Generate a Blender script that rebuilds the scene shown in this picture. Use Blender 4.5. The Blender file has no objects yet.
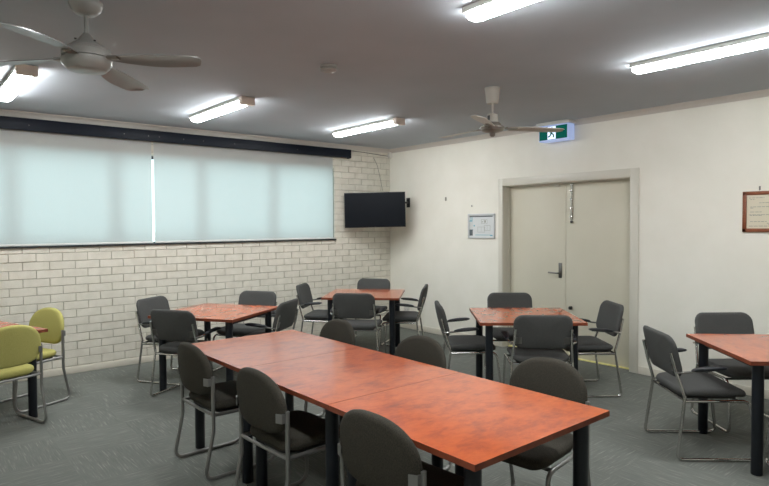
import bpy, bmesh, math, random
from mathutils import Vector, Matrix
random.seed(7)
PI = math.pi
R = math.radians
sc = bpy.context.scene
COL = sc.collection

# ------------------------------------------------------------------ materials
def lin(c):
    return tuple(((v/255)/12.92 if v/255 <= .04045 else (((v/255)+.055)/1.055)**2.4) for v in c) + (1,)

def mat(name, col, rough=.5, metal=0, spec=.5, emit=None, estr=0, coat=0, trans=0):
    m = bpy.data.materials.new(name); m.use_nodes = True
    b = m.node_tree.nodes['Principled BSDF']
    b.inputs['Base Color'].default_value = lin(col)
    b.inputs['Roughness'].default_value = rough
    b.inputs['Metallic'].default_value = metal
    b.inputs['Specular IOR Level'].default_value = spec
    b.inputs['Coat Weight'].default_value = coat; b.inputs['Coat Roughness'].default_value = .11
    b.inputs['Transmission Weight'].default_value = trans
    if emit:
        b.inputs['Emission Color'].default_value = lin(emit)
        b.inputs['Emission Strength'].default_value = estr
    return m

def nodes(m):
    nt = m.node_tree
    return nt, nt.nodes, nt.links, nt.nodes['Principled BSDF']

def noisy(m, c1, c2, scale, detail=4, stretch=(1, 1, 1), bump=0, bscale=None, coord='Object', lo=.35, hi=.65, bdist=.002):
    nt, N, L, b = nodes(m)
    tc = N.new('ShaderNodeTexCoord'); mp = N.new('ShaderNodeMapping'); mp.inputs['Scale'].default_value = stretch
    L.new(tc.outputs[coord], mp.inputs['Vector'])
    n = N.new('ShaderNodeTexNoise'); n.inputs['Scale'].default_value = scale; n.inputs['Detail'].default_value = detail
    L.new(mp.outputs['Vector'], n.inputs['Vector'])
    r = N.new('ShaderNodeValToRGB'); e = r.color_ramp.elements
    e[0].position = lo; e[0].color = lin(c1); e[1].position = hi; e[1].color = lin(c2)
    L.new(n.outputs['Fac'], r.inputs['Fac']); L.new(r.outputs['Color'], b.inputs['Base Color'])
    if bump:
        n2 = N.new('ShaderNodeTexNoise'); n2.inputs['Scale'].default_value = bscale or scale*6; n2.inputs['Detail'].default_value = 2
        L.new(tc.outputs[coord], n2.inputs['Vector'])
        bp = N.new('ShaderNodeBump'); bp.inputs['Strength'].default_value = bump; bp.inputs['Distance'].default_value = bdist
        L.new(n2.outputs['Fac'], bp.inputs['Height']); L.new(bp.outputs['Normal'], b.inputs['Normal'])
    return m

M = {}
M['plaster'] = noisy(mat('painted_plaster', (236, 233, 222), .75, spec=.3), (234, 231, 219), (238, 235, 224), 3, bump=.15, bscale=120, coord='Object')
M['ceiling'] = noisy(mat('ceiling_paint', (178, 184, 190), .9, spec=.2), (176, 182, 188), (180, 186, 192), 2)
M['brick'] = noisy(mat('painted_brick', (218, 213, 200), .6, spec=.4), (212, 207, 193), (223, 218, 205), 9, bump=.5, bscale=60, bdist=.004)
M['mortar'] = noisy(mat('painted_mortar', (174, 168, 155), .8, spec=.2), (166, 160, 147), (182, 176, 163), 12, bump=.5, bscale=80, bdist=.004)
M['trim'] = mat('trim_paint', (214, 208, 194), .45, spec=.5)
M['door_frame'] = mat('door_frame_paint', (212, 208, 195), .35, spec=.5)
M['door'] = noisy(mat('door_paint', (208, 203, 184), .5, spec=.4), (206, 201, 182), (210, 205, 187), 2)
M['cornice'] = mat('cornice_paint', (200, 194, 186), .7, spec=.3)
M['navy'] = noisy(mat('navy_pelmet', (8, 17, 30), .5, spec=.25), (7, 15, 28), (10, 19, 33), 5)
M['sill'] = mat('dark_sill', (42, 44, 46), .4)
M['railwhite'] = mat('blind_rail_white', (205, 205, 200), .35)
M['chrome'] = mat('chrome', (205, 203, 200), .16, metal=1)
M['satin'] = mat('satin_grey_metal', (150, 149, 146), .38, metal=.75)
M['steel'] = mat('brushed_steel', (120, 118, 115), .35, metal=.9)
M['plastic_black'] = mat('black_plastic', (22, 25, 30), .4)
M['leg_black'] = mat('black_powdercoat', (17, 22, 30), .42)
M['screen'] = mat('tv_screen', (7, 13, 21), .35, spec=.18)
M['tvbody'] = mat('tv_plastic', (17, 20, 24), .45)
M['fabric_grey'] = noisy(mat('charcoal_fabric', (78, 78, 77), .9, spec=.2), (72, 72, 71), (86, 86, 84), 260, bump=.3, bscale=500, bdist=.001)
M['fabric_brown'] = noisy(mat('dark_olive_fabric', (70, 68, 62), .9, spec=.2), (52, 50, 45), (74, 70, 61), 160, stretch=(1, 3, 1), bump=.3, bscale=500, bdist=.001)
M['fabric_green'] = noisy(mat('olive_green_fabric', (180, 174, 104), .9, spec=.2), (173, 167, 98), (187, 181, 110), 220, bump=.3, bscale=500, bdist=.001)
M['seatshell'] = mat('seat_underside', (40, 40, 41), .6)
M['edge'] = noisy(mat('cherry_edge_band', (128, 62, 38), .4), (120, 56, 34), (136, 68, 42), 14)
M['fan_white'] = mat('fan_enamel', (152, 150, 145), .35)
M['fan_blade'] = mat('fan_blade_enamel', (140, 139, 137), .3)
M['fan_old'] = mat('old_fan_enamel', (178, 172, 162), .4)
M['fan_steel'] = mat('fan_motor_metal', (128, 121, 113), .35, metal=.4)
M['tray'] = mat('light_tray', (205, 205, 200), .4)
M['endcap'] = mat('light_end_cap', (228, 212, 200), .5)
M['diffuser'] = mat('lit_diffuser', (240, 240, 235), .4, emit=(246, 249, 250), estr=17.5)
M['white_plastic'] = mat('white_plastic', (214, 211, 204), .4)
M['detector'] = mat('detector_plastic', (158, 154, 148), .5)
M['slot'] = mat('dark_slot', (60, 60, 60), .6)
M['exit_green'] = mat('exit_green', (2, 62, 54), .7, spec=.1, emit=(4, 112, 98), estr=.1)
M['exit_white'] = mat('exit_white', (225, 235, 250), .4, emit=(205, 225, 255), estr=.28)
M['exit_case'] = mat('exit_lit_case', (150, 162, 198), .4, emit=(165, 185, 228), estr=.14)
M['wood_frame'] = noisy(mat('brown_timber_frame', (132, 72, 42), .45), (122, 64, 36), (142, 80, 48), 30, stretch=(1, 1, 6))
M['paper'] = mat('cream_paper', (216, 208, 186), .7)
M['paper2'] = mat('white_paper', (214, 217, 216), .5)
M['ink'] = mat('grey_ink', (150, 150, 138), .8)
M['ink_dark'] = mat('dark_ink', (92, 100, 104), .8)
M['ink_cyan'] = mat('cyan_ink', (110, 175, 190), .8)
M['alu'] = mat('silver_frame', (205, 206, 206), .35, metal=.1)
M['door_light'] = mat('under_door_light', (246, 236, 160), .35, spec=.6)  # pale yellow painted in for light leaking under the doors
M['win_frame'] = mat('window_frame_paint', (60, 64, 68), .5)
M['black_hole'] = mat('dark_knob', (40, 40, 40), .5)
M['cable_grey'] = mat('grey_cable', (150, 146, 136), .6)
M['cable_dark'] = mat('dark_cable', (70, 68, 64), .6)

def laminate():
    m = mat('cherry_laminate', (190, 96, 58),   .45, spec=.1, coat=1); m.node_tree.nodes['Principled BSDF'].inputs['Coat IOR'].default_value = 1.62; m.node_tree.nodes['Principled BSDF'].inputs['Coat Roughness'].default_value = .1
    nt, N, L, b = nodes(m)
    tc = N.new('ShaderNodeTexCoord'); oi = N.new('ShaderNodeObjectInfo')
    off = N.new('ShaderNodeVectorMath'); off.operation = 'ADD'
    sc_ = N.new('ShaderNodeVectorMath'); sc_.operation = 'SCALE'; sc_.inputs['Scale'].default_value = 1
    cb = N.new('ShaderNodeCombineXYZ'); mu = N.new('ShaderNodeMath'); mu.operation = 'MULTIPLY'; mu.inputs[1].default_value = 7
    L.new(oi.outputs['Location'], sc_.inputs[0])
    L.new(tc.outputs['Object'], off.inputs[0]); L.new(sc_.outputs['Vector'], off.inputs[1])
    mp = N.new('ShaderNodeMapping'); mp.inputs['Scale'].default_value = (1, 1.8, 1)
    L.new(off.outputs['Vector'], mp.inputs['Vector'])
    n = N.new('ShaderNodeTexNoise'); n.inputs['Scale'].default_value = 6.5; n.inputs['Detail'].default_value = 8; n.inputs['Roughness'].default_value = .7
    L.new(mp.outputs['Vector'], n.inputs['Vector'])
    r = N.new('ShaderNodeValToRGB'); e = r.color_ramp.elements
    e[0].position = .3; e[0].color = lin((150, 66, 38)); e[1].position = .74; e[1].color = lin((206, 98, 42))
    x = e.new(.5); x.color = lin((192, 86, 36))
    x = e.new(.42); x.color = lin((174, 76, 36))
    L.new(n.outputs['Fac'], r.inputs['Fac'])
    n2 = N.new('ShaderNodeTexNoise'); n2.inputs['Scale'].default_value = 22; n2.inputs['Detail'].default_value = 6
    L.new(mp.outputs['Vector'], n2.inputs['Vector'])
    r2 = N.new('ShaderNodeValToRGB'); q = r2.color_ramp.elements
    q[0].position = .3; q[0].color = (.86, .86, .88, 1); q[1].position = .62; q[1].color = (1, 1, 1, 1)
    L.new(n2.outputs['Fac'], r2.inputs['Fac'])
    mx = N.new('ShaderNodeMix'); mx.data_type = 'RGBA'; mx.blend_type = 'MULTIPLY'; mx.inputs['Factor'].default_value = 1
    L.new(r.outputs['Color'], mx.inputs['A']); L.new(r2.outputs['Color'], mx.inputs['B'])
    L.new(mx.outputs['Result'], b.inputs['Base Color'])
    return m
M['laminate'] = laminate()

def carpet():
    m = mat('carpet_tiles', (92, 94, 92), .95, spec=.15)
    nt, N, L, b = nodes(m)
    def mathn(op, a=None, bb=None, va=None, vb=None):
        k = N.new('ShaderNodeMath'); k.operation = op
        if a is not None: L.new(a, k.inputs[0])
        if bb is not None: L.new(bb, k.inputs[1])
        if va is not None: k.inputs[0].default_value = va
        if vb is not None: k.inputs[1].default_value = vb
        return k.outputs[0]
    tc = N.new('ShaderNodeTexCoord'); sp = N.new('ShaderNodeSeparateXYZ'); L.new(tc.outputs['Object'], sp.inputs[0])
    fx = mathn('FLOOR', mathn('DIVIDE', sp.outputs['X'], vb=.5)); fy = mathn('FLOOR', mathn('DIVIDE', sp.outputs['Y'], vb=.5))
    par = mathn('PINGPONG', mathn('ADD', fx, fy), vb=1)        # quarter-turned tiles
    ids = N.new('ShaderNodeCombineXYZ'); L.new(fx, ids.inputs[0]); L.new(fy, ids.inputs[1])
    wn = N.new('ShaderNodeTexWhiteNoise'); wn.noise_dimensions = '2D'; L.new(ids.outputs[0], wn.inputs['Vector'])
    def streak(sx, sy):
        mp = N.new('ShaderNodeMapping'); mp.inputs['Scale'].default_value = (sx, sy, 1)
        L.new(tc.outputs['Object'], mp.inputs['Vector'])
        n = N.new('ShaderNodeTexNoise'); n.inputs['Scale'].default_value = 1; n.inputs['Detail'].default_value = 3
        n.inputs['Roughness'].default_value = .6
        L.new(mp.outputs['Vector'], n.inputs['Vector']); return n.outputs['Fac']
    mx = N.new('ShaderNodeMix'); L.new(par, mx.inputs['Factor'])
    L.new(streak(100, 6), mx.inputs['A']); L.new(streak(6, 100), mx.inputs['B'])
    r = N.new('ShaderNodeValToRGB'); e = r.color_ramp.elements
    e[0].position = .3; e[0].color = lin((108, 111, 105)); e[1].position = .8; e[1].color = lin((160, 157, 151))
    x = e.new(.56); x.color = lin((116, 119, 113))
    L.new(mx.outputs['Result'], r.inputs['Fac'])
    big = N.new('ShaderNodeTexNoise'); big.inputs['Scale'].default_value = 1.3; L.new(tc.outputs['Object'], big.inputs['Vector'])
    v = mathn('ADD', mathn('MULTIPLY', wn.outputs['Value'], vb=.07), mathn('MULTIPLY', big.outputs['Fac'], vb=.18))
    v = mathn('ADD', v, vb=.86)
    hs = N.new('ShaderNodeHueSaturation'); L.new(r.outputs['Color'], hs.inputs['Color']); L.new(v, hs.inputs['Value'])
    L.new(hs.outputs['Color'], b.inputs['Base Color'])
    fz = N.new('ShaderNodeTexNoise'); fz.inputs['Scale'].default_value = 350; L.new(tc.outputs['Object'], fz.inputs['Vector'])
    bp = N.new('ShaderNodeBump'); bp.inputs['Strength'].default_value = .4; bp.inputs['Distance'].default_value = .003
    L.new(fz.outputs['Fac'], bp.inputs['Height']); L.new(bp.outputs['Normal'], b.inputs['Normal'])
    return m
M['carpet'] = carpet()

def blind_fabric():
    m = bpy.data.materials.new('blind_fabric'); m.use_nodes = True
    nt = m.node_tree; N, L = nt.nodes, nt.links; N.remove(N['Principled BSDF'])
    out = N['Material Output']
    tc = N.new('ShaderNodeTexCoord'); mp = N.new('ShaderNodeMapping'); mp.inputs['Scale'].default_value = (90, 90, 700)
    L.new(tc.outputs['Object'], mp.inputs['Vector'])
    n = N.new('ShaderNodeTexNoise'); n.inputs['Scale'].default_value = 1; n.inputs['Detail'].default_value = 3
    L.new(mp.outputs['Vector'], n.inputs['Vector'])
    r = N.new('ShaderNodeValToRGB'); e = r.color_ramp.elements
    e[0].position = .3; e[0].color = lin((192, 193, 190)); e[1].position = .7; e[1].color = lin((204, 205, 202))
    L.new(n.outputs['Fac'], r.inputs['Fac'])
    d = N.new('ShaderNodeBsdfDiffuse'); t = N.new('ShaderNodeBsdfTranslucent')
    L.new(r.outputs['Color'], d.inputs['Color']); L.new(r.outputs['Color'], t.inputs['Color'])
    mx = N.new('ShaderNodeMixShader'); mx.inputs['Fac'].default_value = .42
    L.new(d.outputs[0], mx.inputs[1]); L.new(t.outputs[0], mx.inputs[2]); L.new(mx.outputs[0], out.inputs['Surface'])
    return m
M['blind'] = blind_fabric()

def glass():
    m = bpy.data.materials.new('window_glass'); m.use_nodes = True
    nt = m.node_tree; N, L = nt.nodes, nt.links; N.remove(N['Principled BSDF'])
    t = N.new('ShaderNodeBsdfTransparent'); t.inputs['Color'].default_value = (.9, .95, .94, 1)
    g = N.new('ShaderNodeBsdfGlossy'); g.inputs['Roughness'].default_value = .02
    f = N.new('ShaderNodeFresnel'); f.inputs['IOR'].default_value = 1.45
    mx = N.new('ShaderNodeMixShader'); L.new(f.outputs[0], mx.inputs['Fac'])
    L.new(t.outputs[0], mx.inputs[1]); L.new(g.outputs[0], mx.inputs[2]); L.new(mx.outputs[0], N['Material Output'].inputs['Surface'])
    return m
M['glass'] = glass()

# ------------------------------------------------------------------ geometry
def box(bm, x0, x1, y0, y1, z0, z1, bev=0, seg=2, rot=None, piv=None):
    vs = [bm.verts.new((x, y, z)) for z in (z0, z1) for x, y in ((x0, y0), (x1, y0), (x1, y1), (x0, y1))]
    fs = [bm.faces.new([vs[i] for i in f]) for f in ((3, 2, 1, 0), (4, 5, 6, 7), (0, 1, 5, 4), (1, 2, 6, 5), (2, 3, 7, 6), (3, 0, 4, 7))]
    if rot is not None:
        bmesh.ops.rotate(bm, verts=vs, cent=piv or (0, 0, 0), matrix=rot)
    if bev:
        es = list({e for f in fs for e in f.edges})
        bmesh.ops.bevel(bm, geom=es, offset=bev, segments=seg, affect='EDGES', profile=.5)
    return bm

def prism(bm, pts, h, fmap):
    """pts: 2D outline, h: (a,b) depth; fmap(u,v,w) -> xyz"""
    a = [bm.verts.new(fmap(u, v, h[0])) for u, v in pts]; b = [bm.verts.new(fmap(u, v, h[1])) for u, v in pts]
    n = len(pts)
    bm.faces.new(a[::-1]); bm.faces.new(b)
    for i in range(n): bm.faces.new([a[i], a[(i+1) % n], b[(i+1) % n], b[i]])
    return bm

def fillet(pts, rad, n=6):
    pts = [Vector(p) for p in pts]; out = [pts[0]]
    for i in range(1, len(pts)-1):
        r = rad[i-1] if isinstance(rad, (list, tuple)) else rad
        a, b, c = pts[i-1], pts[i], pts[i+1]
        d1, d2 = (a-b).normalized(), (c-b).normalized(); ang = d1.angle(d2)
        if r <= 0 or ang > PI-.02: out.append(b); continue
        t = min(r/math.tan(ang/2), (a-b).length*.49, (c-b).length*.49)
        p, q = b+d1*t, b+d2*t
        for k in range(n+1):
            s = k/n; out.append(p*(1-s)**2 + b*2*s*(1-s) + q*s*s)
    out.append(pts[-1]); return out

def tube(bm, pts, r, seg=10, cap=True, flat=1):
    pts = [Vector(p) for p in pts]; rings = []; n = len(pts); up = None
    for i, p in enumerate(pts):
        t = ((pts[min(i+1, n-1)]-p).normalized() + (p-pts[max(i-1, 0)]).normalized()).normalized()
        if up is None: up = t.orthogonal().normalized()
        up = (up - t*up.dot(t)).normalized(); s = t.cross(up)
        rr = r[i] if isinstance(r, (list, tuple)) else r
        rings.append([bm.verts.new(p + up*math.cos(2*PI*k/seg)*rr + s*math.sin(2*PI*k/seg)*rr*flat) for k in range(seg)])
    for a, b in zip(rings, rings[1:]):
        for k in range(seg): bm.faces.new([a[k], a[(k+1) % seg], b[(k+1) % seg], b[k]])
    if cap: bm.faces.new(rings[0][::-1]); bm.faces.new(rings[-1])
    return bm

def lathe(bm, prof, seg=24, c=(0, 0, 0)):
    rings = []
    for r, z in prof:
        if r < 1e-6: rings.append([bm.verts.new((c[0], c[1], c[2]+z))])
        else: rings.append([bm.verts.new((c[0]+r*math.cos(2*PI*k/seg), c[1]+r*math.sin(2*PI*k/seg), c[2]+z)) for k in range(seg)])
    for a, b in zip(rings, rings[1:]):
        for k in range(seg):
            q = [a[k % len(a)], a[(k+1) % len(a)], b[(k+1) % len(b)], b[k % len(b)]]
            q = list(dict.fromkeys(q))
            if len(q) > 2: bm.faces.new(q)
    for rr in (rings[0], rings[-1]):
        if len(rr) > 1: bm.faces.new(rr if rr is rings[-1] else rr[::-1])
    return bm

def pad(bm, outline, th, er, fmap, dome=.01, domeb=0, hs=.2):
    """upholstered pad: outline (u,v) around centre, thickness th, rounded edge er"""
    n = len(outline); cu = sum(p[0] for p in outline)/n; cv = sum(p[1] for p in outline)/n
    prof = []
    for s in (.25, .5, .75): prof.append((s*(1-er/hs), -th/2 - domeb*(1-s*s)))
    for k in range(0, 9):
        a = -PI/2 + PI*k/8
        prof.append((1-er*(1-math.cos(a))/hs, math.sin(a)*th/2))
    for s in (.75, .5, .25): prof.append((s*(1-er/hs), th/2 + dome*(1-s*s)))
    rings = [[bm.verts.new(fmap(cu+(u-cu)*s, cv+(v-cv)*s, w)) for u, v in outline] for s, w in prof]
    for a, b in zip(rings, rings[1:]):
        for k in range(n): bm.faces.new([a[k], a[(k+1) % n], b[(k+1) % n], b[k]])
    c0 = bm.verts.new(fmap(cu, cv, -th/2-domeb)); c1 = bm.verts.new(fmap(cu, cv, th/2+dome))
    for k in range(n):
        bm.faces.new([c0, rings[0][(k+1) % n], rings[0][k]]); bm.faces.new([c1, rings[-1][k], rings[-1][(k+1) % n]])
    return bm

def rrect(w, h, r, n=6, cx=0, cy=0):
    P = []
    for sx, sy, a0 in ((1, 1, 0), (-1, 1, 90), (-1, -1, 180), (1, -1, 270)):
        for k in range(n+1):
            a = R(a0+90*k/n); P.append((cx+sx*(w/2-r)+r*math.cos(a), cy+sy*(h/2-r)+r*math.sin(a)))
    return P

def B(): return bmesh.new()

def obj(name, bm, m, parent=None, loc=None, smooth=True):
    bmesh.ops.recalc_face_normals(bm, faces=bm.faces)
    me = bpy.data.meshes.new(name); bm.to_mesh(me); bm.free()
    for x in (m if isinstance(m, (list, tuple)) else [m]): me.materials.append(x)
    if smooth:
        for p in me.polygons: p.use_smooth = True
        me.set_sharp_from_angle(angle=R(38))
    o = bpy.data.objects.new(name, me); COL.objects.link(o)
    if parent: o.parent = parent
    if loc: o.location = loc
    return o

def tag(o, label, cat, group=None):
    o['label'] = label; o['category'] = cat
    if group: o['group'] = group
    return o

def thing(name, label, cat, loc=(0, 0, 0), rz=0, group=None):
    o = bpy.data.objects.new(name, None); COL.objects.link(o); o.empty_display_size = .1
    o.location = loc; o.rotation_euler = (0, 0, rz); return tag(o, label, cat, group)

def struct(name, bm, m, parent=None):
    o = obj(name, bm, m, parent)
    if not parent: o['kind'] = 'structure'
    return o

def dup(root, loc, rz, label, group=None):
    r = root.copy(); COL.objects.link(r); r.location = loc; r.rotation_euler = (0, 0, rz); r['label'] = label
    if group: r['group'] = group
    for ch in list(root.children):
        c = ch.copy(); COL.objects.link(c); c.parent = r
        for g in list(ch.children):
            d = g.copy(); COL.objects.link(d); d.parent = c
    return r

# ------------------------------------------------------------------ room shell
XW, YB, H = -7.6, -8.4, 2.70
WX0, WX1, WZ0, WZ1 = -1.05-5*.976, -1.05, 1.34, 2.36       # window opening
struct('floor', box(B(), XW-.2, .4, YB-.2, .25, -.1, 0), M['carpet'])
struct('ceiling', box(B(), XW-.2, .4, YB-.2, .25, H, H+.1), M['ceiling'])
b = B(); box(b, XW-.2, WX0, .012, .25, 0, H); box(b, WX1, .4, .012, .25, 0, H)
box(b, WX0, WX1, .012, .25, 0, WZ0); box(b, WX0, WX1, .012, .25, WZ1, H)
wl = struct('wall_left', b, M['mortar'])
# brick courses of the left wall
b = B(); row = 0
Lb, Hb, g = .24, .086, .0055
def brick(x0, x1, z0, z1, yy):
    e = .003; y1 = .02
    if x1-x0 < .012 or z1-z0 < .012: return
    f = [b.verts.new(p) for p in ((x0+e, yy, z0+e), (x1-e, yy, z0+e), (x1-e, yy, z1-e), (x0+e, yy, z1-e))]
    k = [b.verts.new(p) for p in ((x0, yy+e, z0), (x1, yy+e, z0), (x1, yy+e, z1), (x0, yy+e, z1))]
    q = [b.verts.new(p) for p in ((x0, y1, z0), (x1, y1, z0), (x1, y1, z1), (x0, y1, z1))]
    b.faces.new(f)
    for i in range(4):
        j = (i+1) % 4; b.faces.new([f[j], f[i], k[i], k[j]]); b.faces.new([k[j], k[i], q[i], q[j]])
r_ = 0
while r_*Hb-.01 < H:
    z0 = max(0, r_*Hb-.01+g/2); z1 = min(H, (r_+1)*Hb-.01-g/2)
    x = -4.995-12*Lb + (Lb/2 if r_ % 2 else 0)
    while x < 0:
        a0, a1 = max(XW, x+g/2), min(-.001, x+Lb-g/2); jy = random.uniform(-.0025, .0015)
        dz = random.uniform(-.0012, .0012)
        zz0, zz1 = max(0, z0+dz), z1+dz
        if a1 > a0:
            segs = [(a0, a1)]
            if zz1 > WZ0+.004 and zz0 < WZ1-.004:
                if zz0 < WZ0: brick(max(a0, WX0), min(a1, WX1), zz0, WZ0, jy) if min(a1, WX1) > max(a0, WX0) else None
                if zz1 > WZ1: brick(max(a0, WX0), min(a1, WX1), WZ1, zz1, jy) if min(a1, WX1) > max(a0, WX0) else None
                segs = []
                if a0 < WX0: segs.append((a0, min(a1, WX0)))
                if a1 > WX1: segs.append((max(a0, WX1), a1))
            for s0, s1 in segs: brick(s0, s1, zz0, zz1, jy)
        x += Lb
    r_ += 1
struct('bricks', b, M['brick'], wl)
# reveal lining of the window opening
# door opening in the right wall
DY0, DY1, DZ, DX = -3.832, -2.175, 2.03, .12
b = B(); box(b, 0, .25, YB-.2, DY0, 0, H); box(b, 0, .25, DY1, .012, 0, H); box(b, 0, .25, DY0, DY1, DZ, H)
struct('wall_right', b, M['plaster'])
struct('wall_back', box(B(), XW-.2, .25, YB-.2, YB, 0, H), M['plaster'])
struct('wall_side', box(B(), XW-.2, XW, YB, .012, 0, H), M['plaster'])
struct('baseboard_left', box(B(), XW, -.016, -.016, -.003, 0, .066, .003), M['trim'])
struct('baseboard_right', box(B(), -.016, -.001, -2.11, -.02, 0, .078, .003), M['trim'])
struct('baseboard_right_far', box(B(), -.016, -.001, YB, -3.926, 0, .078, .003), M['trim'])
struct('baseboard_back', box(B(), XW, -.016, YB, YB+.014, 0, .078, .003), M['trim'])
# cornices: stepped cove profile
cp = [(0, 0), (.062, 0), (.062, -.007), (.055, -.009), (.045, -.012), (.028, -.022), (.016, -.038), (.011, -.047), (.009, -.054), (0, -.054)]
struct('trim_1', prism(B(), cp, (XW, -.001), lambda u, v, w: (w, -.003-u, H+v)), M['cornice'])
struct('trim_2', prism(B(), cp, (YB, -.004), lambda u, v, w: (-u, w, H+v)), M['cornice'])
struct('trim_3', prism(B(), cp, (XW, 0), lambda u, v, w: (w, YB+u, H+v)), M['cornice'])

# door frame (architrave + reveal), stops
b = B()
AR = .088
prof = [(-.013, 0), (.0, 0), (.0, 0)]
def arch(y0, y1, z0, z1): box(b, -.014, .001, y0, y1, z0, z1, .004)
arch(DY1-.001, DY1+.064, 0, DZ+.09); arch(DY0-.092, DY0+.001, 0, DZ+.09); arch(DY0, DY1, DZ-.001, DZ+.09)
box(b, 0, .15, DY1-.006, DY1, 0, DZ); box(b, 0, .15, DY0, DY0+.006, 0, DZ); box(b, 0, .15, DY0, DY1, DZ-.006, DZ)
box(b, .085, DX-.002, DY1-.02, DY1-.004, 0, DZ-.004, .002); box(b, .085, DX-.002, DY0+.004, DY0+.02, 0, DZ-.004, .002)
box(b, .085, DX-.002, DY0+.004, DY1-.004, DZ-.02, DZ-.004, .002)
struct('trim_4', b, M['door_frame'])
YM = -2.985
d1 = struct('door_1', box(B(), DX, DX+.04, YM+.002, DY1-.009, .008, DZ-.01, .003), M['door'])
d2 = struct('door_2', box(B(), DX, DX+.04, DY0+.009, YM-.002, .008, DZ-.01, .003), M['door'])
b = B(); box(b, DX-.006, DX-.001, YM-.012, YM+.012, .01, DZ-.012, .002); struct('meeting_stile', b, M['door'], d1)
# lever handle on left leaf
hy = -2.925; hz = 1.005
b = B(); box(b, DX-.012, DX+.001, hy-.021, hy+.021, hz-.088, hz+.088, .004)
struct('handle_plate', b, M['steel'], d1)
b = B(); tube(b, fillet([(DX-.01, hy, hz-.03), (DX-.055, hy, hz-.03), (DX-.055, hy+.13, hz-.028)], .015), .0095, 12)
lathe(b, [(.018, -.0), (.018, .008), (0, .008)], 16, (0, 0, 0)) if False else None
struct('door_handle', b, M['steel'], d1)
b = B(); box(b, DX-.02, DX, -2.915, -2.85, DZ-.045, DZ-.012, .003)
struct('door_catch', b, M['door_frame'], d1)
# tower bolt on right leaf
by = -3.075
b = B(); tube(b, [(DX-.014, by, 1.58), (DX-.014, by, DZ-.012)], .0095, 12)
box(b, DX-.008, DX, by-.012, by+.012, 1.6, DZ-.014, .002)
for z in (1.63, 1.73, 1.83, 1.93, 2.0): box(b, DX-.026, DX-.002, by-.018, by+.018, z-.008, z+.008, .003)
struct('tower_bolt', b, M['chrome'], d2)
b = B(); lathe(b, [(0, -.026), (.012, -.025), (.017, -.016), (.016, -.004), (.01, 0), (0, 0)], 16, (DX-.014, by, 1.585))
struct('bolt_knob', b, M['steel'], d2)
b = B(); box(b, DX-.045, DX-.001, -3.09, -3.055, .56, .60, .01, 3); struct('dark_knob', b, M['black_hole'], d2)
struct('door_light_strip', box(B(), .075, .112, DY0+.02, DY1-.02, 0, .014, .003), M['door_light'])  # raised strip whose colour stands in for light showing under the doors

# window panes with frames, sill
for i in range(5):
    x0 = WX0+i*.976; x1 = x0+.976
    b = B()
    for a in ((x0, x0+.026, .08, .13, WZ0, WZ1), (x1-.026, x1, .08, .13, WZ0, WZ1), (x0, x1, .08, .13, WZ0, WZ0+.035), (x0, x1, .08, .13, WZ1-.035, WZ1)):
        box(b, *a, .003)
    w = struct('window_%d' % (i+1), b, M['win_frame'])
    struct('pane', box(B(), x0+.03, x1-.03, .1, .106, WZ0+.03, WZ1-.03), M['glass'], w)
struct('trim_6', box(B(), WX0-.02, -1.03, -.022, .1, WZ0-.002, WZ0+.018, .004), M['sill'])

# ------------------------------------------------------------------ blinds + pelmet
def blind(x0, x1, label):
    t = thing('roller_blind', label, 'blind', ((x0+x1)/2, -.021, 1.37), 0, 'roller blinds over the long window')
    w = (x1-x0)/2
    b = B(); nx, nz = 30, 16
    g_ = [[b.verts.new((-w+2*w*i/nx, .0015*math.sin(i*1.1)*(1-j/nz), (2.54-1.37)*j/nz)) for i in range(nx+1)] for j in range(nz+1)]
    for j in range(nz):
        for i in range(nx): b.faces.new([g_[j][i], g_[j][i+1], g_[j+1][i+1], g_[j+1][i]])
    o = obj('blind_fabric', b, M['blind'], t); 
    b = B(); tube(b, [(-w, 0, 0.0), (w, 0, 0.0)], .0125, 12, flat=.75); obj('bottom_rail', b, M['railwhite'], t)
    b = B(); tube(b, [(-w, -.003, 1.192), (w, -.003, 1.192)], .014, 16); obj('roller_tube', b, M['railwhite'], t)
    return t
blind(-5.95, -3.592, 'long translucent pale roller blind left of the gap, drawn over the window')
blind(-3.566, -1.085, 'translucent pale roller blind right of the gap, nearer the television')
b = B(); tube(b, [(-3.579, -.05, 1.37), (-3.579, -.05, 2.5)], .0022, 6)
for z in (1.40, 1.45): lathe(b, [(0, 0), (.005, .006), (.005, .03), (0, .036)], 8, (-3.579, -.05, z))
tag(obj('blind_cord', b, M['white_plastic']), 'thin pale control cord hanging in the gap between the two window blinds', 'cord')
t = thing('pelmet', 'long dark navy pelmet board above the window blinds on the brick wall', 'pelmet', (-3.5, -.06, 2.52))
obj('pelmet_board', box(B(), -2.9, 2.70, -.024, .0, -.01, .112, .003), M['navy'], t)
obj('pelmet_return', box(B(), 2.68, 2.70, .0, .056, -.01, .112, .002), M['navy'], t)
for x in (-.4, -.14, -.02, .26, .5, .9, -1.3, 1.8):
    b = B(); prism(b, [(.005*math.cos(k), .005*math.sin(k)) for k in (0, 1.05, 2.1, 3.14, 4.2, 5.2)], (-.0275, -.0235), lambda u, v, w, x=x: (x+u, w, .045+v)); obj('screw_head', b, M['steel'], t)

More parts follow.
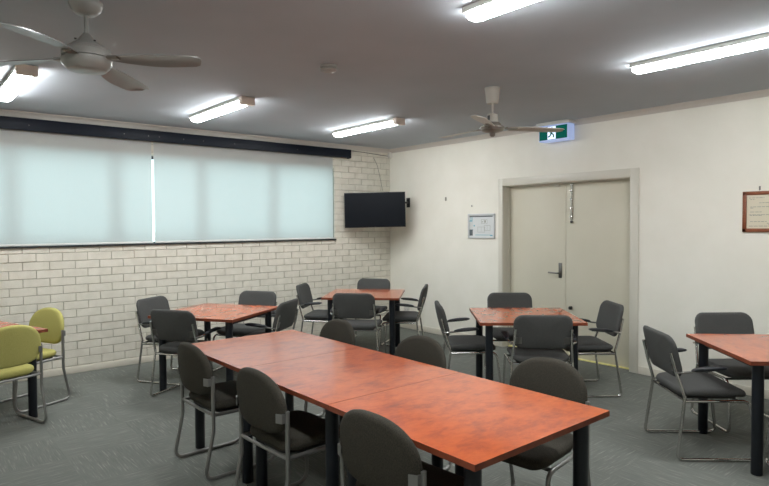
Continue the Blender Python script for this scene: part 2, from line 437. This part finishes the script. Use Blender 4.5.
# ------------------------------------------------------------------ corner things
b = B(); box(b, -.055, -.005, -.055, -.006, 2.575, 2.655, .006)
tag(obj('alarm_sensor', b, M['white_plastic']), 'small white sensor box high in the corner under the ceiling cornice', 'sensor')
b = B(); tube(b, [(-.785, -.012, 2.63), (-.5, -.010, 2.622), (-.2, -.010, 2.606), (-.056, -.012, 2.6)], .004, 6)
tag(obj('wall_cable', b, M['cable_dark']), 'thin dark cable running along the top bricks to the corner sensor', 'cable')
b = B(); tube(b, [(-.33, -.007, 2.56), (-.26, -.008, 2.45), (-.2, -.008, 2.25), (-.16, -.009, 2.07)], .0035, 6)
tag(obj('aerial_cord', b, M['cable_grey']), 'thin pale cord hanging down the bricks behind the television', 'cord')

yaw, pitch, roll = .6978, .031, -.0062
t = thing('television', 'black flat screen television on a bracket in the corner beside the window', 'television', (-.605, -.372, 1.765), -yaw-.02)
W_, H_ = .868, .497
obj('tv_case', box(B(), -W_/2, W_/2, -.012, .03, -H_/2, H_/2, .004), M['tvbody'], t)
b = B(); box(b, -W_/2+.009, W_/2-.009, -.0135, -.011, -H_/2+.014, H_/2-.009); obj('screen', b, M['screen'], t)
b = B(); box(b, -.36, W_/2+.018-.02, .028, .062, -.18, .17, .006); obj('rear_housing', b, M['tvbody'], t)
b = B(); box(b, -.012, .012, -.016, -.012, -H_/2+.003, -H_/2+.009, .001); obj('logo_badge', b, M['steel'], t)
b = B()
ca, sa = math.cos(yaw+.02), math.sin(yaw+.02)
def loc2(x, y, z):  # world -> tv local
    dx, dy = x+.605, y+.372
    return (dx*ca-dy*sa, dx*sa+dy*ca, z-1.765)
tube(b, fillet([loc2(-.38, -.42, 1.87), loc2(-.22, -.5, 1.87), loc2(-.005, -.42, 1.87)], .03), .016, 10)
lathe(b, [(.026, -.03), (.026, .03)], 14, loc2(-.22, -.5, 1.87))
p0 = loc2(-.005, -.42, 1.87)
box(b, p0[0]-.035, p0[0]+.035, p0[1]-.006, p0[1]+.006, p0[2]-.07, p0[2]+.07, .003, rot=Matrix.Rotation(-(PI/2-yaw-.02), 3, 'Z'), piv=p0)
obj('wall_bracket', b, M['plastic_black'], t)
t.rotation_euler = (0, R(-.9), -yaw-.02)

# ------------------------------------------------------------------ items on the right wall
def wallthing(name, label, cat, y, z): return thing(name, label, cat, (0, y, z))
t = wallthing('framed_plan', 'small silver-framed evacuation plan on the wall left of the double doors', 'framed plan', -1.829, 1.527)
w, h = .452, .322
b = B()
for a in ((-w/2, w/2, h/2-.022, h/2), (-w/2, w/2, -h/2, -h/2+.022), (-w/2, -w/2+.022, -h/2, h/2), (w/2-.022, w/2, -h/2, h/2)):
    box(b, -.02, -.002, a[0], a[1], a[2], a[3], .004)
obj('picture_frame', b, M['alu'], t)
sheet = [(box(B(), -.010, -.003, -w/2+.02, w/2-.02, -h/2+.02, h/2-.02), M['paper2'])]
def strips(lst, m, t, nm, x=-.0112):
    b = B()
    for y0, y1, z0, z1 in lst: box(b, x, -.0095, y0, y1, z0, z1)
    sheet.append((b, m))
def finish_sheet():
    me0 = B(); ms = []
    for i, (b, m) in enumerate(sheet):
        for fc in b.faces: fc.material_index = i
        tmp = bpy.data.meshes.new('tmp'); b.to_mesh(tmp); b.free(); me0.from_mesh(tmp); bpy.data.meshes.remove(tmp); ms.append(m)
    obj('printed_sheet', me0, ms, t, smooth=False)
# note: +y is to the left as seen from the room
strips([(-.19, .2, .118, .132), (.145, .2, -.125, -.045)], M['ink_dark'], t, 'header_bar')
strips([(.15, .2, .06, .075), (.172, .182, .075, .115), (.15, .158, .075, .115), (.11, .13, -.005, .015), (.14, .15, -.05, -.04), (-.18, .1, -.118, -.112), (-.19, -.15, -.128, -.116)], M['ink_cyan'], t, 'cyan_marks')
pl = []
for (y0, y1, z0, z1) in ((-.1, 0, .03, .085), (-.06, .06, -.08, -.01), (-.15, -.05, -.06, .01)):
    for a in ((y0, y1, z0, z0+.003), (y0, y1, z1-.003, z1), (y0, y0+.003, z0, z1), (y1-.003, y1, z0, z1), ((y0+y1)/2, (y0+y1)/2+.002, z0, z1)): pl.append(a)
pl += [(.145, .2, -.04+.012*k, -.038+.012*k) for k in range(8)] + [(-.075, -.055, .045, .075), (-.03, -.01, .05, .06)]
strips(pl, M['ink'], t, 'plan_lines'); finish_sheet()

t = wallthing('framed_certificate', 'brown timber-framed certificate hanging on the wall at the right edge', 'framed certificate', -5.13, 1.647)
w, h = .50, .36
b = B()
for a in ((-w/2, w/2, h/2-.032, h/2), (-w/2, w/2, -h/2, -h/2+.032), (-w/2, -w/2+.032, -h/2, h/2), (w/2-.032, w/2, -h/2, h/2)):
    box(b, -.022, -.002, a[0], a[1], a[2], a[3], .004)
obj('picture_frame', b, M['wood_frame'], t)
sheet = [(box(B(), -.012, -.003, -w/2+.03, w/2-.03, -h/2+.03, h/2-.03), M['paper'])]
ls = []
rr = random.Random(3)
for z, y0, y1 in ((.12, .08, .2), (.105, .15, .19), (.075, -.07, .12), (.04, -.14, .19), (.03, .16, .19), (-.005, .1, .19), (-.03, .04, .2), (-.035, .1, .19), (-.09, .06, .19), (-.105, -.02, .06), (-.115, 0, .05), (-.13, .02, .2), (-.13, -.2, -.05), (.0, -.2, -.05)):
    y = y1
    while y > y0:
        l = rr.uniform(.012, .035); ls.append((max(y0, y-l), y, z, z+.0045)); y -= l+.006
strips(ls, M['ink'], t, 'printed_text', x=-.0125); finish_sheet()
t = wallthing('picture_hook', 'small metal picture hook directly above the brown framed certificate', 'hook', -5.01, 1.85)
b = B(); box(b, -.004, -.001, -.007, .007, -.012, .022, .002); obj('hook_plate', b, M['steel'], t)
b = B(); tube(b, fillet([(-.004, 0, .012), (-.016, 0, .0), (-.016, 0, -.012), (-.006, 0, -.016)], .006), .0022, 6); obj('hook_wire', b, M['steel'], t)
b = B(); box(b, -.012, -.001, -.012, .012, -.026, .026, .004); 
o = tag(obj('wall_hook', b, M['cable_grey']), 'tiny grey wall hook on the plaster right of the television', 'hook'); o.location = (0, -1.187, 1.903)
b = B(); lathe(b, [(.0, -.012), (.007, -.010), (.009, 0), (.007, .010), (0, .012)], 8)
o = tag(obj('wall_plug', b, M['cable_grey']), 'tiny screw plug in the plaster just above the silver framed plan', 'screw'); o.location = (-.003, -1.662, 1.793)
t = wallthing('power_outlet', 'white double power outlet low on the wall behind the corner table', 'power outlet', -.373, .288)
obj('face_plate', box(B(), -.011, -.001, -.06, .06, -.037, .037, .004), M['white_plastic'], t)
for s in (-.03, .03):
    b = B()
    for dy, an in ((-.008, 25), (.008, -25), (0, 0)):
        zc = -.02 if dy == 0 else -.004
        box(b, -.0125, -.0105, s+dy-.0012, s+dy+.0012, zc-.005, zc+.005, rot=Matrix.Rotation(R(an), 3, 'X'), piv=(-.012, s+dy, zc))
    obj('socket_slots', b, M['slot'], t)
    obj('rocker_switch', box(B(), -.0145, -.0105, s-.006, s+.006, .014, .03, .0015), M['white_plastic'], t)

# ------------------------------------------------------------------ exit sign
t = thing('exit_sign', 'green and white running-man exit sign box hanging under the ceiling near the doors', 'exit sign', (-.105, -3.0, H))
obj('mounting_base', box(B(), -.07, .092, -.215, .215, -.035, -.0005, .004), M['tray'], t)
obj('sign_case', box(B(), -.045, .078, -.195, .19, -.215, -.034, .008, 3), M['exit_case'], t)
def F(u, v, w): return (-.046-w, u, v)
obj('green_panel', box(B(), -.0475, -.044, -.18, .18, -.198, -.05), M['exit_green'], t)
b = B(); box(b, -.049, -.047, -.035, .07, -.195, -.053); obj('door_pictogram', b, M['exit_white'], t)
b = B()
def limb(p, q, w=.0075):
    p, q = Vector(p), Vector(q); d = (q-p).normalized(); n = Vector((-d.y, d.x))*w
    prism(b, [tuple(p+n), tuple(p-n), tuple(q-n), tuple(q+n)], (0.003, .005), lambda u, v, w_: (-.046-w_, u, v))
prism(b, [(.012+.012*math.cos(k*PI/6), -.075+.012*math.sin(k*PI/6)) for k in range(12)], (.003, .005), lambda u, v, w_: (-.046-w_, u, v))
limb((.014, -.092), (.024, -.130), .011); limb((.016, -.096), (-.014, -.104)); limb((-.014, -.104), (-.02, -.122)); limb((.016, -.098), (.046, -.112)); limb((.046, -.112), (.05, -.094))
limb((.022, -.128), (-.008, -.146)); limb((-.008, -.146), (-.008, -.178)); limb((.026, -.13), (.036, -.158)); limb((.036, -.158), (.062, -.168))
obj('running_figure', b, M['exit_green'], t, smooth=False)

# ------------------------------------------------------------------ smoke detector
t = thing('smoke_detector', 'round white smoke detector on the ceiling between the two fans', 'smoke detector', (-3.42, -3.32, H))
b = B(); lathe(b, [(.062, 0), (.062, -.012), (.057, -.016)], 28); obj('detector_base', b, M['detector'], t)
b = B(); lathe(b, [(.044, -.014), (.046, -.022), (.058, -.024), (.058, -.032), (.05, -.040), (.02, -.046), (0, -.046)], 28); obj('detector_head', b, M['detector'], t)

# ------------------------------------------------------------------ batten lights (run along y)
def batten():
    t = thing('ceiling_light', '', 'ceiling light', (0, 0, H), 0, 'lit batten ceiling lights')
    obj('light_tray', box(B(), -.066, .066, -.6, .6, -.031, -.0005, .003), M['tray'], t)
    b = B(); n = 8
    prof = [(-.060, -.0305)] + [(.060*math.cos(PI+PI*k/n)*(1), -.034-.034*math.sin(PI*k/n)**.8) for k in range(0, n+1)] + [(.060, -.0305)]
    ys = [(-.545, 1), (.56, 1), (.58, .92), (.592, .72), (.598, .4)]
    rings = [[b.verts.new((u*s if s < 1 else u, y, -.0305+(v+.0305)*s)) for u, v in prof] for y, s in ys]
    for a, c in zip(rings, rings[1:]):
        for k in range(len(prof)-1): b.faces.new([a[k], a[k+1], c[k+1], c[k]])
    b.faces.new(rings[0]); b.faces.new(rings[-1][::-1])
    obj('diffuser', b, M['diffuser'], t)
    b = B(); box(b, -.067, .067, -.602, -.545, -.071, -.002, .005); obj('end_cap', b, M['endcap'], t)
    return t
L_ = batten()
lights = [(-1.66, -1.52, 'lit batten ceiling light nearest the far corner and television'),
          (-3.41, -1.45, 'lit batten ceiling light above the brick-wall table, middle of the row by the window'),
          (-5.10, -1.42, 'lit batten ceiling light at the left edge, behind the nearer fan blades'),
          (-3.45, -5.30, 'lit batten ceiling light at the top edge, above the long central table'),
          (-1.70, -5.32, 'lit batten ceiling light at the upper right, nearest the right wall'),
          (-5.10, -5.32, 'lit batten ceiling light overhead of the camera, unseen, added to light the room evenly')]  # out-of-view fixture completing the row, added for even room light
for i, (x, y, lb) in enumerate(lights):
    if i == 0: L_.location = (x, y, H); L_['label'] = lb
    else: dup(L_, (x, y, H), 0, lb)

# ------------------------------------------------------------------ ceiling fans
def blade_mesh(r0, r1, w0, w1, tilt, droop=0, lead=.45):
    """lead: share of the width on the straight leading edge (-y), the rest bellies out on +y"""
    b = B(); n = 18; th = .004; top, bot = [], []
    for k in range(n+1):
        s = k/n; x = r0+(r1-r0)*s
        g = math.sin(min(1, s/.62)*PI/2)
        end = 1 if s < .86 else math.sqrt(max(.03, 1-((s-.86)/.142)**2))
        ya = -w1*lead*(.45+.55*g)*(1 if s < .93 else .5+.5*end)
        yb = (w0*.5+(w1*(1-lead)-w0*.5)*g)*end*(1-.25*max(0, s-.6))
        a = tilt*(1-.45*s); z = -droop*s
        for lst, dz in ((top, th/2), (bot, -th/2)):
            ring = []
            for j in (0, .25, .5, .75, 1):
                y = ya+(yb-ya)*j
                ring.append(b.verts.new((x, y*math.cos(a), z+y*math.sin(a)+dz+.006*math.sin(PI*j))))
            lst.append(ring)
    for lst in (top, bot):
        for p, q in zip(lst, lst[1:]):
            for j in range(4): b.faces.new([p[j], p[j+1], q[j+1], q[j]])
    for p, q, r, s in zip(top, top[1:], bot, bot[1:]):
        b.faces.new([p[0], q[0], s[0], r[0]]); b.faces.new([p[4], q[4], s[4], r[4]])
    for e in (0, -1):
        for j in range(4): b.faces.new([top[e][j], top[e][j+1], bot[e][j+1], bot[e][j]])
    return b
t = thing('ceiling_fan', 'white four-bladed ceiling fan at the upper left, nearer the camera', 'ceiling fan', (-5.068, -3.532, H))
b = B(); lathe(b, [(.08, 0), (.08, -.018), (.072, -.04), (.05, -.062), (.02, -.068), (0, -.068)], 28); obj('fan_canopy', b, M['fan_white'], t)
b = B(); tube(b, [(0, 0, -.07), (0, 0, -.2)], .011, 12); obj('down_rod', b, M['fan_white'], t)
b = B(); lathe(b, [(.016, -.16), (.024, -.17), (.05, -.205), (.075, -.22), (.092, -.232), (.096, -.24), (.112, -.246), (.118, -.254), (.118, -.285), (.112, -.288), (0, -.288)], 36); obj('motor_housing', b, M['fan_white'], t)
b = B(); lathe(b, [(.112, -.287), (.119, -.291), (.119, -.312), (.110, -.328), (.092, -.346), (.088, -.349), (.04, -.352), (0, -.352)], 36); obj('bottom_cover', b, M['fan_white'], t)
for k, (dx, dy) in enumerate(((.03, .02), (-.03, -.02), (.02, -.05), (-.05, -.03))):
    b = B(); lathe(b, [(.006, 0), (.006, .006), (0, .006)], 8, (dx*1.2, dy*1.2, -.208)); obj('screw_head', b, M['slot'], t)
bl = blade_mesh(.11, .60, .06, .14, R(-13), .025, .3)
bo = obj('fan_blade', bl, M['fan_blade'], t); bo.location = (0, 0, -.285)
arm = obj('blade_holder', box(B(), .09, .17, -.022, .022, -.010, .004, .004), M['fan_steel'], bo)
A0 = -45
bo.rotation_euler = (0, 0, R(A0))
for k in (1, 2, 3):
    c = bo.copy(); COL.objects.link(c); c.parent = t; c.rotation_euler = (0, 0, R(A0+90*k))
    a = arm.copy(); COL.objects.link(a); a.parent = c

t = thing('ceiling_fan', 'older three-bladed ceiling fan with metal motor beside the green exit sign', 'ceiling fan', (-1.95, -3.615, H))
b = B(); lathe(b, [(.066, 0), (.066, -.012), (.062, -.016), (.050, -.12), (.046, -.13), (0, -.13)], 28); obj('fan_canopy', b, M['fan_old'], t)
b = B(); tube(b, [(0, 0, -.12), (0, 0, -.23)], .009, 10); obj('down_rod', b, M['fan_old'], t)
b = B(); lathe(b, [(.015, -.212), (.042, -.222), (.047, -.25), (.05, -.285), (.05, -.3), (0, -.3)], 20)
obj('rod_cover', b, M['fan_old'], t)
b = B(); box(b, -.052, -.044, -.012, .012, -.275, -.235, .003); obj('cover_slot', b, M['slot'], t)
b = B(); lathe(b, [(.05, -.288), (.064, -.294), (.072, -.306), (.078, -.318), (.098, -.324), (.104, -.330), (.104, -.340), (.096, -.345), (.092, -.358), (.080, -.366), (.04, -.376), (.026, -.38), (.024, -.398), (.014, -.41), (0, -.412)], 30); obj('motor_housing', b, M['fan_steel'], t)
bo = obj('fan_blade', blade_mesh(.15, .635, .10, .115, R(-12), .01, .5), M['fan_old'], t); bo.location = (0, 0, -.335)
b = B(); box(b, .085, .22, -.018, .018, -.004, .004, .002); lathe(b, [(.012, .003), (.012, .009), (0, .009)], 8, (.13, 0, 0)); arm = obj('blade_holder', b, M['fan_steel'], bo)
A0 = -31
bo.rotation_euler = (0, 0, R(A0))
for k in (1, 2):
    c = bo.copy(); COL.objects.link(c); c.parent = t; c.rotation_euler = (0, 0, R(A0+120*k))
    a = arm.copy(); COL.objects.link(a); a.parent = c

# ------------------------------------------------------------------ tables
def table():
    t = thing('square_table', '', 'table')
    top = obj('tabletop', box(B(), -.4482, .4482, -.4482, .4482, .6955, .72), [M['laminate'], M['edge']], t, smooth=False)
    for p in top.data.polygons:
        if abs(p.normal.z) < .5: p.material_index = 1
    lg = None
    for sx in (1, -1):
        for sy in (1, -1):
            if lg is None:
                b = B(); lathe(b, [(.031, 0), (.033, .003), (.033, .69), (.033, .694)], 24)
                lg = obj('leg', b, M['leg_black'], t); f = lg
            else: f = lg.copy(); COL.objects.link(f); f.parent = t
            f.location = (sx*.36, sy*.36, 0)
    b = B()
    for s in (1, -1):
        box(b, -.32, .32, s*.36-.012, s*.36+.012, .655, .6945, .002)
    obj('underframe', b, M['leg_black'], t)
    return t
T0 = table()
CTX = -3.883
tables = [(CTX, -5.053, 0, 'cherry table at the near end of the long central row', 'tables of the central row'),
          (CTX, -4.153, 0, 'cherry table in the middle of the long central row of three', 'tables of the central row'),
          (CTX, -3.253, 0, 'cherry table at the far end of the long central row', 'tables of the central row'),
          (-3.450, -1.415, 32.6, 'square cherry table by the brick wall with four grey armchairs around it', None),
          (-1.488, -1.262, 44, 'square cherry table near the television corner with four armchairs', None),
          (-1.452, -3.565, 47.5, 'square cherry table in front of the double doors with four armchairs', None),
          (-1.307, -5.575, 45.3, 'cherry table cut by the right edge of the photo, by the plain wall', None),
          (-5.475, -1.145, 18, 'cherry table cut by the left edge, with green chairs', None)]
for i, (x, y, a, lb, gr) in enumerate(tables):
    if i == 0: T0.location = (x, y, 0); T0.rotation_euler = (0, 0, R(a)); T0['label'] = lb; T0['group'] = gr
    else:
        r = dup(T0, (x, y, 0), R(a), lb)
        if gr is None: r['group'] = 'square tables around the room'

# ------------------------------------------------------------------ armchair (type A); +x forward, origin under the backrest foot
def armchair():
    t = thing('armchair', '', 'chair')
    zt, zb, w, tl = .815, .528, .474, .244
    zc, hh = (zt+zb)/2, (zt-zb)
    def fm(u, v, w_):   # u across, v up, w_ thickness (front +)
        return (-(v+zc-zb)*tl + .03*(u/(w/2))**2 - .018 + w_, u, v+zc)
    b = B(); pad(b, rrect(w, hh, .075), .042, .018, fm, .006, .004, .14); obj('backrest', b, M['fabric_grey'], t)
    b = B()
    def fs(u, v, w_):   # u forward, v across
        dz = -.018*max(0, (u-.12)/.1)**2 + .012*(abs(v)/.23)**2 - .004*max(0, (-u-.12)/.1)
        return (.222+u, v*(1-.05*max(0, -u/.21)), .428+w_+dz)
    pad(b, rrect(.43, .485, .07), .054, .024, fs, .006, 0, .2); obj('seat', b, M['fabric_grey'], t)
    b = B(); prism(b, rrect(.36, .40, .05), (0, .008), lambda u, v, w_: (.21+u, v, .394+w_)); obj('seat_base', b, M['seatshell'], t)
    r = .0105
    sf = None
    for s in (1, -1):
        b = B(); y = .262*s; yt = .231*s
        path = [(-.064, yt*.96, .70), (-.029, yt, .56), (.018, .246*s, .415), (-.036, y, r+.001), (.475, y, r+.001), (.43, .25*s, .392), (.02, .246*s, .388)]
        tube(b, fillet(path, [.02, .02, .035, .045, .06], 6), r, 10)
        obj('side_frame', b, M['chrome'], t)
        b = B()
        path = [(-.036, .236*s, .572), (-.005, .268*s, .582), (.06, .275*s, .590), (.24, .275*s, .606)]
        tube(b, fillet(path, [.02, .02], 5), .008, 8); arm = obj('arm_support', b, M['chrome'], t)
        b = B()
        pad(b, rrect(.225, .048, .022), .024, .010, lambda u, v, w_, s=s: (.155+u, .276*s+v*(1+.35*u/.11), .610+.085*u+w_-.004*(u/.11)**2), .003, 0, .024)
        obj('armrest_pad', b, M['plastic_black'], arm)
        b = B(); box(b, -.003, .003, -.024, .024, -.03, .03, .002)
        bmesh.ops.rotate(b, verts=b.verts, cent=(0, 0, 0), matrix=Matrix.Rotation(-math.atan(tl), 3, 'Y'))
        bmesh.ops.translate(b, verts=b.verts, vec=(-.0385, .192*s, .60))
        obj('back_bracket', b, M['steel'], t)
    b = B(); tube(b, [(.02, -.246, .392), (.02, .246, .392)], r*.9, 8); obj('rear_rail', b, M['chrome'], t)
    b = B(); tube(b, [(.37, -.248, .384), (.37, .248, .384)], r*.9, 8); obj('front_rail', b, M['chrome'], t)
    return t

C0 = armchair()
GA = 'grey armchairs with chrome frames'
arm = [(-3.799, -.718, -56.5, 'grey armchair backed against the brick wall, leftmost at the brick-wall table'),
       (-3.945, -1.655, 31, 'grey armchair seen from behind, at the left of the brick-wall table'),
       (-2.786, -.939, 211, 'grey armchair at the far right side of the brick-wall table, facing the camera'),
       (-2.936, -1.795, 126, 'grey armchair side-on between the brick-wall table and the long central table'),
       (-1.905, -.609, -49, 'grey armchair at the left side of the table under the television'),
       (-2.019, -1.747, 40, 'grey armchair seen from behind at the near side of the television-corner table'),
       (-.879, -.650, 212, 'grey armchair behind the television-corner table, directly under the television'),
       (-.976, -1.684, 132, 'grey armchair facing left at the right side of the television-corner table'),
       (-1.888, -3.002, -40, 'grey armchair facing right at the left side of the table by the double doors'),
       (-.856, -2.952, 227, 'grey armchair behind the double-door table, back against the doors, facing the camera'),
       (-1.801, -4.011, 45, 'grey armchair seen from behind at the near side of the double-door table'),
       (-.787, -4.008, 141, 'grey armchair facing left at the right side of the double-door table'),
       (-1.775, -5.001, -42.4, 'grey armchair side-on in front of the right-edge table, whole chrome frame visible'),
       (-.706, -5.006, 231, 'grey armchair behind the right-edge table against the plain wall'),
       (-1.750, -6.080, 45, 'armchair almost wholly outside the right edge, only a chrome foot showing')]
for i, (x, y, a, lb) in enumerate(arm):
    if i == 0: C0.location = (x, y, 0); C0.rotation_euler = (0, 0, R(a)); C0['label'] = lb; C0['group'] = GA
    else: dup(C0, (x, y, 0), R(a), lb, GA)

# ------------------------------------------------------------------ round-back side chair (type B)
def round_outline(w, zt, zb, n=44):
    P = []; zm = zb+.13
    for i in range(n):
        a = 2*PI*i/n; c, s = math.cos(a), math.sin(a); sg = 1 if c >= 0 else -1
        if s >= 0: e = 2/2.3; y = w/2*sg*abs(c)**e; z = zm+(zt-zm)*s**e
        else: e = 2/3.5; y = w/2*sg*abs(c)**e*(1-.05*abs(s)); z = zm-(zm-zb)*abs(s)**e
        P.append((y, z))
    return P
def sidechair(fab):
    t = thing('side_chair', '', 'chair')
    w, zt, zb, tl = .457, .817, .498, .107
    cz = sum(p[1] for p in round_outline(w, zt, zb))/44
    def fm(u, v, w_): return (-(v-zb)*tl + .03*(u/(w/2))**2 - .025 + w_, u, v)
    b = B(); pad(b, round_outline(w, zt, zb), .05, .022, fm, .008, .006, .15); obj('backrest', b, fab, t)
    def fs(u, v, w_):
        dz = -.022*max(0, (u-.1)/.1)**2 + .008*(abs(v)/.21)**2
        return (.218+u, v*(1-.08*max(0, -u/.21)), .430+w_+dz)
    ol = [(x, y) for x, y in rrect(.43, .455, .085, 8)]
    b = B(); pad(b, ol, .058, .026, fs, .008, 0, .2); obj('seat', b, fab, t)
    b = B(); prism(b, rrect(.37, .38, .08), (0, .01), lambda u, v, w_: (.21+u, v, .392+w_)); obj('seat_base', b, M['seatshell'], t)
    r = .0115
    for s in (1, -1):
        b = B(); y = .232*s
        path = [(-.004, y, .635), (-.004, y, .30), (-.066, y, r+.001), (.44, y*1.0, r+.001), (.40, y*.96, .388), (.0, y*.97, .396)]
        tube(b, fillet(path, [.05, .06, .085, .06], 7), r, 10); obj('side_frame', b, M['satin'], t)
        b = B(); pp = [(-.048, .194*s), (-.044, .194*s), (-.030, .222*s), (.004, .224*s), (.004, .229*s), (-.034, .230*s)]
        prism(b, pp, (.578, .624), lambda u, v, w_: (u, v, w_))
        obj('back_bracket', b, M['satin'], t)
    b = B(); tube(b, fillet([(-.002, -.226, .398), (-.004, -.15, .396), (-.004, .15, .396), (-.002, .226, .398)], .05), .010, 8); obj('rear_rail', b, M['satin'], t)
    b = B(); tube(b, [(.34, -.222, .378), (.34, .222, .378)], .010, 8); obj('front_rail', b, M['satin'], t)
    return t
S0 = sidechair(M['fabric_brown']); GB = 'dark round-backed chairs along the central tables'
side = [(-4.392, -3.230, 1.6, 'dark round-backed chair farthest along the left side of the central table'),
        (-4.395, -4.107, 2.6, 'dark round-backed chair second along the left side of the central table'),
        (-4.375, -5.045, 4.4, 'dark round-backed chair nearest the camera on the left side, cut by bottom edge'),
        (-3.254, -3.135, 180, 'dark round-backed chair farthest on the right side of the central table'),
        (-3.249, -4.063, 183.6, 'dark round-backed chair in the middle of the right side of central table'),
        (-3.170, -4.987, 187, 'dark round-backed chair at the near right end of the central table')]
for i, (x, y, a, lb) in enumerate(side):
    if i == 0: S0.location = (x, y, 0); S0.rotation_euler = (0, 0, R(a)); S0['label'] = lb; S0['group'] = GB
    else: dup(S0, (x, y, 0), R(a), lb, GB)
G0 = sidechair(M['fabric_green']); G0.location = (-5.212, -1.66, 0); G0.rotation_euler = (0, 0, R(108))
G0['label'] = 'olive green chair cut by the left edge, seen from behind'; G0['group'] = 'olive green chairs at the left table'
dup(G0, (-4.832, -.836, 0), R(205), 'olive green chair facing left, nearer the brick wall, its front visible')

# ------------------------------------------------------------------ light from outside
w = bpy.data.worlds.new('World'); sc.world = w; w.use_nodes = True
bg = w.node_tree.nodes['Background']; bg.inputs['Color'].default_value = (.68, .92, 1, 1); bg.inputs['Strength'].default_value = 1.22
ld = bpy.data.lights.new('window_portal', 'AREA'); ld.shape = 'RECTANGLE'; ld.size = WX1-WX0; ld.size_y = WZ1-WZ0
ld.cycles.is_portal = True
lo = bpy.data.objects.new('window_portal', ld); COL.objects.link(lo); lo.location = ((WX0+WX1)/2, .2, (WZ0+WZ1)/2); lo.rotation_euler = (R(-90), 0, 0)

# ------------------------------------------------------------------ camera
f = 582.448
cy, sy, cp_, sp_ = math.cos(yaw), math.sin(yaw), math.cos(pitch), math.sin(pitch)
Fv = Vector((sy*cp_, cy*cp_, -sp_)); Rv = Vector((cy, -sy, 0)); Uv = Rv.cross(Fv)
R2 = Rv*math.cos(roll)+Uv*math.sin(roll); U2 = -Rv*math.sin(roll)+Uv*math.cos(roll)
cd = bpy.data.cameras.new('camera'); co = bpy.data.objects.new('camera', cd); COL.objects.link(co)
cd.sensor_fit = 'HORIZONTAL'; cd.sensor_width = 36; cd.lens = f/769*36; cd.clip_start = .05
co.matrix_world = Matrix(((R2.x, U2.x, -Fv.x, -5.8416), (R2.y, U2.y, -Fv.y, -6.824), (R2.z, U2.z, -Fv.z, 1.55), (0, 0, 0, 1)))
sc.camera = co
sc.view_settings.view_transform = 'Standard'; sc.view_settings.look = 'None'; sc.view_settings.gamma = 1
sc.view_settings.exposure = 1.98
sc.cycles.use_denoising = True; sc.cycles.denoising_prefilter = 'ACCURATE'
sc.cycles.max_bounces = 10; sc.cycles.diffuse_bounces = 6; sc.cycles.sample_clamp_indirect = 8
